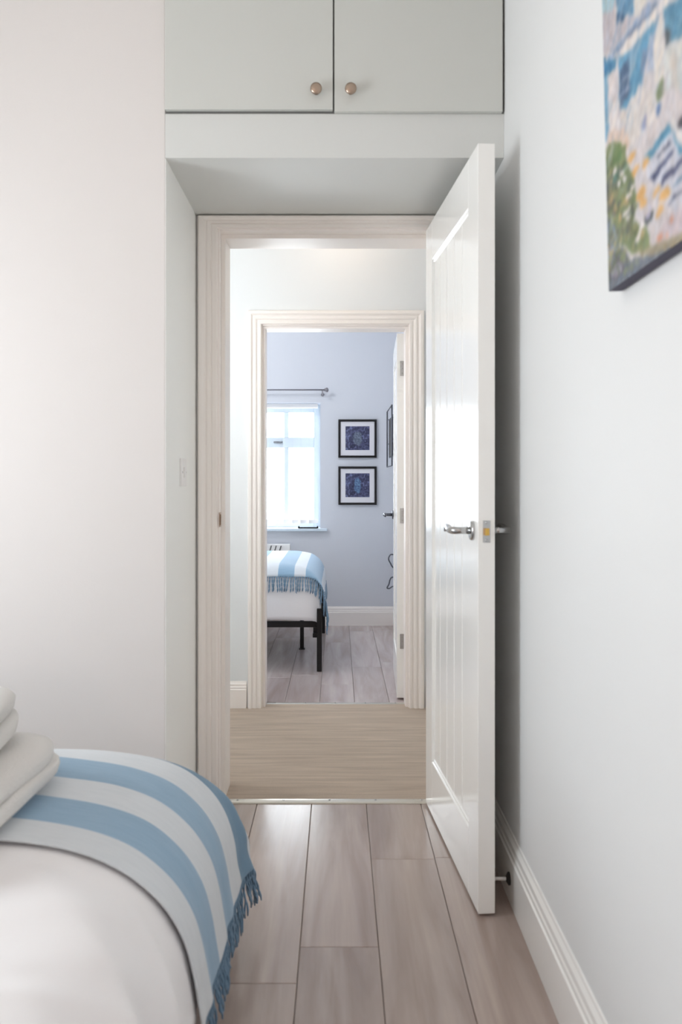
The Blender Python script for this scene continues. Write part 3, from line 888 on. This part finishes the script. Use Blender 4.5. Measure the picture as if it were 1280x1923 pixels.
# side and rear windows of the near bedroom (they light the room)
def plain_window(nm, cx, cy, z0, z1, half, axis):
    root = empty(nm, (cx, cy, z0)); struct(root)
    if axis == 'y': root.rotation_euler = (0, 0, R(90))
    h_ = z1-z0
    for x0, x1, a, b, n_ in ((-half, -half+.05, 0, h_, 'frame_side'), (half-.05, half, 0, h_, 'frame_side'), (-half+.05, half-.05, 0, .05, 'frame_rail'), (-half+.05, half-.05, h_-.05, h_, 'frame_rail'), (-.025, .025, .05, h_-.05, 'mullion')):
        MB().box(x0, x1, -.03, .03, a, b, bev=.003).build(n_, 'upvc', root)
    for x0, x1 in ((-half+.05, -.025), (.025, half-.05)):
        MB().box(x0, x1, -.002, .002, .05, h_-.05).build('pane', 'glass', root)
plain_window('window_2', XL-.08, 1.35, .8, 1.9, .50, 'y')

# vertical blind
vb = empty('vertical_blind', (WX1-.02, Y6+.07, WZ1))
tag(vb, 'sheer white vertical slat blind hanging in the far bedroom window', 'blind')
MB().box(WX0-WX1+.04, 0, -.02, .02, -.036, -.004, bev=.003).build('headrail', 'plastic', vb)
sd = None; wd = None
n_s = 18; slen = WZ1-WZ0-.075
for i in range(n_s):
    x = -.035-.066*i
    if sd is None:
        mb = MB().grid([[(-.0445+.0089*k, .004*math.sin(math.pi*k/10), -.038-slen*j/2) for k in range(11)] for j in range(3)])
        o = mb.build('slat', 'sheer', vb); sd = o.data
    else: o = link(bpy.data.objects.new('slat', sd), vb)
    o.location = (x, 0, 0); o.rotation_euler = (0, 0, R(24))
    if wd is None:
        wgt = MB().box(-.040, .040, -.0012, .0012, -.038-slen-.001, -.038-slen+.028, bev=.0005).build('slat_weight', 'plastic', o); wd = wgt.data
    else: link(bpy.data.objects.new('slat_weight', wd), o)

# dark flat thing on the sill
tr = MB().prism([(-.075, 0), (.075, 0), (.078, .004), (.076, .015), (.070, .015), (.068, .006), (-.068, .006), (-.070, .015), (-.076, .015), (-.078, .004)], lambda a, b, s: (-.235+a, s, WZ0+.0005+b), Y6-.035, Y6+.035).build('trinket_tray', 'tray_black')
tag(tr, 'small flat black tray lying on the far bedroom window sill', 'tray')

# curtain pole
cp = empty('curtain_pole', (-.11, Y6-.07, 1.828))
tag(cp, 'thin grey metal curtain pole fixed above the far bedroom window', 'curtain pole')
MB().tube([(-1.42, 0, 0), (-.7, 0, 0), (0.0, 0, 0)], .0055, n=10).build('rod', 'pole_grey', cp)
MB().lathe([(0, .006), (.004, .010), (.010, .012), (.016, .017), (.024, .018), (.031, .013), (.035, .004)], (0, 0, 0), (1, 0, 0), 16).build('finial', 'pole_grey', cp)
for bx in (-.012, -1.36):
    b_ = MB().tube([(bx, 0, -.004), (bx, .035, -.018), (bx, .060, -.030)], .0045, n=8)
    b_.lathe([(0, .013), (.006, .012), (.009, .005)], (bx, .0695, -.030), (0, -1, 0), 14)
    b_.box(bx-.006, bx+.006, -.008, .004, -.045, -.004, bev=.002)
    b_.build('bracket', 'pole_grey', cp)

# ------------------------------------------------------------------ framed prints
def print_mat(name, kind):
    m = bpy.data.materials.new(name); m.use_nodes = True
    nt = m.node_tree; b = nt.nodes['Principled BSDF']; L = nt.links.new
    tc = nt.nodes.new('ShaderNodeTexCoord')
    def noise(sc, det, dist=0.0):
        n = nt.nodes.new('ShaderNodeTexNoise'); n.inputs['Scale'].default_value = sc; n.inputs['Detail'].default_value = det; n.inputs['Distortion'].default_value = dist
        L(tc.outputs['Object'], n.inputs['Vector']); return n
    n = noise(34, 6, 1.4)
    cr = nt.nodes.new('ShaderNodeValToRGB')
    cr.color_ramp.elements[0].position = .36; cr.color_ramp.elements[0].color = srgb(36, 38, 66)
    cr.color_ramp.elements[1].position = .68; cr.color_ramp.elements[1].color = srgb(112, 120, 158)
    e = cr.color_ramp.elements.new(.5); e.color = srgb(62, 64, 98)
    L(n.outputs['Fac'], cr.inputs['Fac'])
    # central figure: an ellipse mask
    mp = nt.nodes.new('ShaderNodeMapping')
    if kind == 0:
        mp.inputs['Location'].default_value = (0, 0, .008); mp.inputs['Scale'].default_value = (26, 1, 17)
    else:
        mp.inputs['Location'].default_value = (.003, 0, -.012); mp.inputs['Rotation'].default_value = (0, .12, 0); mp.inputs['Scale'].default_value = (36, 1, 15)
    n2 = noise(45, 3)
    ad = nt.nodes.new('ShaderNodeMixRGB'); ad.blend_type = 'LINEAR_LIGHT'; ad.inputs[0].default_value = .016
    L(tc.outputs['Object'], ad.inputs[1]); L(n2.outputs['Color'], ad.inputs[2]); L(ad.outputs[0], mp.inputs['Vector'])
    sep = nt.nodes.new('ShaderNodeSeparateXYZ'); L(mp.outputs[0], sep.inputs[0])
    cmb = nt.nodes.new('ShaderNodeCombineXYZ'); L(sep.outputs[0], cmb.inputs[0]); L(sep.outputs[2], cmb.inputs[1])
    ln = nt.nodes.new('ShaderNodeVectorMath'); ln.operation = 'LENGTH'; L(cmb.outputs[0], ln.inputs[0])
    mr = nt.nodes.new('ShaderNodeMapRange'); mr.inputs['From Min'].default_value = 1.05; mr.inputs['From Max'].default_value = .8
    L(ln.outputs['Value'], mr.inputs['Value'])
    n3 = noise(90, 3, .5)
    cr2 = nt.nodes.new('ShaderNodeValToRGB')
    cr2.color_ramp.elements[0].position = .35; cr2.color_ramp.elements[0].color = srgb(*((62, 72, 92) if kind == 0 else (48, 66, 110)))
    cr2.color_ramp.elements[1].position = .65; cr2.color_ramp.elements[1].color = srgb(*((118, 128, 148) if kind == 0 else (110, 146, 182)))
    L(n3.outputs['Fac'], cr2.inputs['Fac'])
    mx_ = nt.nodes.new('ShaderNodeMix'); mx_.data_type = 'RGBA'
    L(mr.outputs[0], mx_.inputs['Factor']); L(cr.outputs[0], mx_.inputs['A']); L(cr2.outputs[0], mx_.inputs['B'])
    L(mx_.outputs['Result'], b.inputs['Base Color'])
    b.inputs['Roughness'].default_value = .5
    return m
M['print_upper'] = print_mat('dark_blue_print', 0)
M['print_lower'] = print_mat('violet_blue_print', 1)
def framed_print(cx, cz, pm, label):
    s = .149; root = empty('framed_print', (cx, Y6, cz))
    fr = MB(); f = .017; d = .022
    prof = [(0, 0), (0, d-.003), (.003, d), (f-.004, d), (f, d-.005), (f, 0)]
    rows = []
    for o, dep in prof:
        h_ = s-o
        rows.append([(-h_, -dep-.001, -h_), (h_, -dep-.001, -h_), (h_, -dep-.001, h_), (-h_, -dep-.001, h_), (-h_, -dep-.001, -h_)])
    fr.grid(rows, smooth=False)
    bmesh.ops.remove_doubles(fr.bm, verts=fr.bm.verts[:], dist=1e-5)
    fr.build('frame', 'black', root)
    MB().box(-s+f-.002, s-f+.002, -.012, -.002, -s+f-.002, s-f+.002).build('mount', 'mat_board', root)
    p_ = .0935
    MB().box(-p_, p_, -.0135, -.0121, -p_+.004, p_+.002).build('print', pm, root)
    tag(root, label, 'picture', 'square framed prints in the far bedroom')
framed_print(.149, 1.118+(905-823.5)*6.58/1590, 'print_upper', 'upper of two square black-framed blue prints on the far bedroom wall')
framed_print(.149, 1.118+(905-912)*6.58/1590, 'print_lower', 'lower of two square black-framed blue prints on the far bedroom wall')

# wall frame on the far right wall, mostly behind the door
fr2 = empty('wall_mirror', (XR, 6.0, 1.2))
tag(fr2, 'dark metal framed black panel half hidden behind the far open door', 'mirror')
xo = .367-XR
MB().tube([(xo, .36, .03), (xo, .36, .445), (xo, -.2, .445), (xo, -.2, .03), (xo, .36, .03)], .005, n=6).build('outer_frame', 'dark_grey', fr2)
MB().box(xo+.004, xo+.016, -.12, .23, .10, .375, bev=.002).build('panel', 'blackgloss', fr2)
for zz in (.10, .375):
    MB().box(xo+.012, xo+.020, -.2, .36, zz-.004, zz+.004, bev=.001).build('cross_bar', 'dark_grey', fr2)
for yy, zz in ((.3, .2), (-.15, .2), (.3, .38), (-.15, .38)):
    MB().tube([(xo+.004, yy, zz), (-.001, yy, zz)], .005, n=8).build('spacer', 'dark_grey', fr2)

# curled wire rack on the far right wall
def P(px, py, y=6.1): return ((px-635)*y/1590-XR, 0, CAMZ-(py-905)*y/1590-.4)
cw = empty('curled_wire_rack', (XR, 6.1, .40))
tag(cw, 'curled dark wire rack low on the wall beside the far open door', 'wire rack')
def sm(pts, n=4):
    pts = [Vector(p) for p in pts]; out = []
    for i in range(len(pts)-1):
        p0, p1, p2, p3 = pts[max(i-1, 0)], pts[i], pts[i+1], pts[min(i+2, len(pts)-1)]
        for k in range(n):
            t = k/n
            out.append(.5*((2*p1)+(p2-p0)*t+(2*p0-5*p1+4*p2-p3)*t*t+(-p0+3*p1-3*p2+p3)*t**3))
    return out+[pts[-1]]
MB().tube(sm([(-.001, 0, .18), (-.03, 0, .185), P(735, 1041), P(730.5, 1045), P(729.5, 1051), P(733, 1058), P(737, 1065), (-.035, 0, .08), (-.001, 0, .06)]), .005, n=6).build('upper_scroll', 'dark_grey', cw)
MB().tube(sm([(-.001, 0, .03), (-.035, 0, .03), P(736, 1084), P(732, 1089), P(730, 1097), P(726.5, 1104), P(731, 1105), P(739, 1101), (-.001, 0, -.06)]), .005, n=6).build('lower_scroll', 'dark_grey', cw)
MB().box(-.004, 0, -.006, .006, -.08, .20, bev=.001).build('wall_bar', 'dark_grey', cw)

# radiator under the window
ra = empty('radiator', (-.92, Y6-.065, .12))
tag(ra, 'white radiator with a slotted top grille under the far bedroom window', 'radiator')
MB().box(-.55, .55, -.035, .030, 0, .520, bev=.006).build('radiator_body', 'plastic', ra)
gd = None
for i in range(27):
    if gd is None:
        o = MB().prism([(-.009, -.020), (-.003, -.020), (.009, .020), (.003, .020)], lambda a, b, s: (a, s, b), -.042, -.0345).build('grille_slot', 'rubber', ra); gd = o.data
    else: o = link(bpy.data.objects.new('grille_slot', gd), ra)
    o.location = (-.50+.0375*i, 0, .488)
for x in (-.4, .4):
    MB().box(x-.02, x+.02, .0305, .055, .1, .42).build('wall_bracket', 'plastic', ra)
    MB().tube([(x, 0, -.12), (x, 0, .002)], .008, n=8).build('pipe', 'plastic', ra)

# ------------------------------------------------------------------ far bed
FZ = .600
fb = empty('bed', (-1.1, 5.66, 0))
tag(fb, 'black metal bed with its foot showing through the second doorway', 'bed')
def fbx(nm, x0, x1, y0, y1, z0, z1, m='black', bev=.004):
    return MB().box(x0+1.1, x1+1.1, y0-5.66, y1-5.66, z0, z1, bev=bev).build(nm, m, fb)
ya, yb = 5.06, 6.26
fbx('side_rail', -2.1, -.125, ya-.010, ya+.018, .250, .285); fbx('side_rail', -2.1, -.14, yb-.03, yb, .250, .285)
fbx('rail_bracket', -.152, -.100, ya-.044, ya+.018, .195, .2195, bev=.002)
fbx('rail_post', -.150, -.128, ya-.008, ya+.016, .2195, .2500, bev=.002)
fbx('centre_rail', -2.1, -.14, 5.65, 5.68, .255, .290)
fbx('foot_rail', -.150, -.128, ya+.02, yb-.02, .250, .285)
fbx('foot_rail', -.150, -.130, ya+.02, yb-.02, .325, .345)
for (x, y, zt_) in ((-.112, ya-.058, .37), (-.112, yb, .37), (-2.1, ya, .37), (-2.1, yb, .37)):
    fbx('leg', x-.015, x+.015, y-.015, y+.015, .0005, zt_)
for (x, y) in ((-.243, 5.665), (-1.2, 5.665)):
    l_ = fbx('leg', x-.013, x+.013, y-.013, y+.013, .006, .256)
    MB().box(x+1.1-.020, x+1.1+.020, y-5.66-.02, y-5.66+.02, 0, .0058, bev=.001).build('foot_pad', 'rubber', l_)
for x in [-.35-.2*i for i in range(9)]:
    fbx('slat', x-.03, x+.03, ya+.03, yb-.03, .291, .303, bev=0)
MB().box(-1.0, .88, -.535, .55, .305, .550, bev=.05, seg=4).build('mattress', 'sheet', fb)
FB = Drape([(-2.1, 0), (-1.0, 0), (-.34, .0), (-.26, .006), (-.19, .022), (-.145, .055), (-.118, .11), (-.108, .18), (-.100, .26), (-.096, .34)],
           [(6.20, 0), (5.6, 0), (5.24, .0), (5.16, .008), (5.10, .03), (5.065, .07), (5.045, .13), (5.035, .20), (5.03, .27), (5.028, .34)], FZ)
PF, QF = FB.xt[-1][0], FB.yt[-1][0]
def dq(p):   # hem of the duvet dips towards the corner
    return QF-.04-(.0 if p < PF-.75 else 0) + .006*max(0, (p-(PF-.62))/.3 if p < PF-.3 else 1)
rows = []
for p in lin(.1, PF-.13, .03):
    qe = dq(p)
    rows.append([FB.at(p, .02+(qe-.02)*t/56, 0.0, .008, 11.0, .0, .005, 6.0) for t in range(57)])
d2 = MB().grid(rows).build('duvet', 'duvet')
so = d2.modifiers.new('thickness', 'SOLIDIFY'); so.thickness = .010; so.offset = -1
tag(d2, 'white duvet hanging over the side of the far metal bed', 'duvet')
# throw over the foot: stripes run across the bed, short ends hang on the near side with a fringe
def far_throw():
    b_ = [PF-.80, PF-.71, PF-.64, PF-.522, PF-.425, PF-.358, PF-.235, PF-.14, PF-.04]
    cols = [0, 1, 0, 1, 0, 1, 0, 2]
    ps = []
    for a, c in zip(b_, b_[1:]): ps += lin(a, c, .018)[:-1]
    ps.append(b_[-1])
    qe = [s_ for s_, x_, d_ in FB.yt if d_ >= .07][0] - .015
    def idx(p):
        for i, (a, c) in enumerate(zip(b_, b_[1:])):
            if p < c: return cols[i]
        return 0
    mi = [idx((a+c)/2) for a, c in zip(ps, ps[1:])]
    pt = lambda p, q: FB.at(p, q, .012, .004, 21.0, .05, .014, 7.0)
    mb = MB().grid([[pt(p, q) for q in lin(-.02, qe, .02)] for p in ps], mi=lambda i, j: mi[i])
    o = mb.build('throw_blanket', ['throw_pale', 'throw_blue', 'throw_dark'])
    s = o.modifiers.new('thickness', 'SOLIDIFY'); s.thickness = .004; s.offset = 1
    pts = []; p = ps[0]+.006
    while p < ps[-1]:
        v = pt(p, qe); pts.append(((v.x, v.y-.006, v.z+.003), R(90))); p += .014
    tassels(o, pts, .10, seed=77, tilt=R(27))
    tag(o, 'pale and blue striped throw with tassels over the foot of the far metal bed', 'throw blanket')
far_throw()
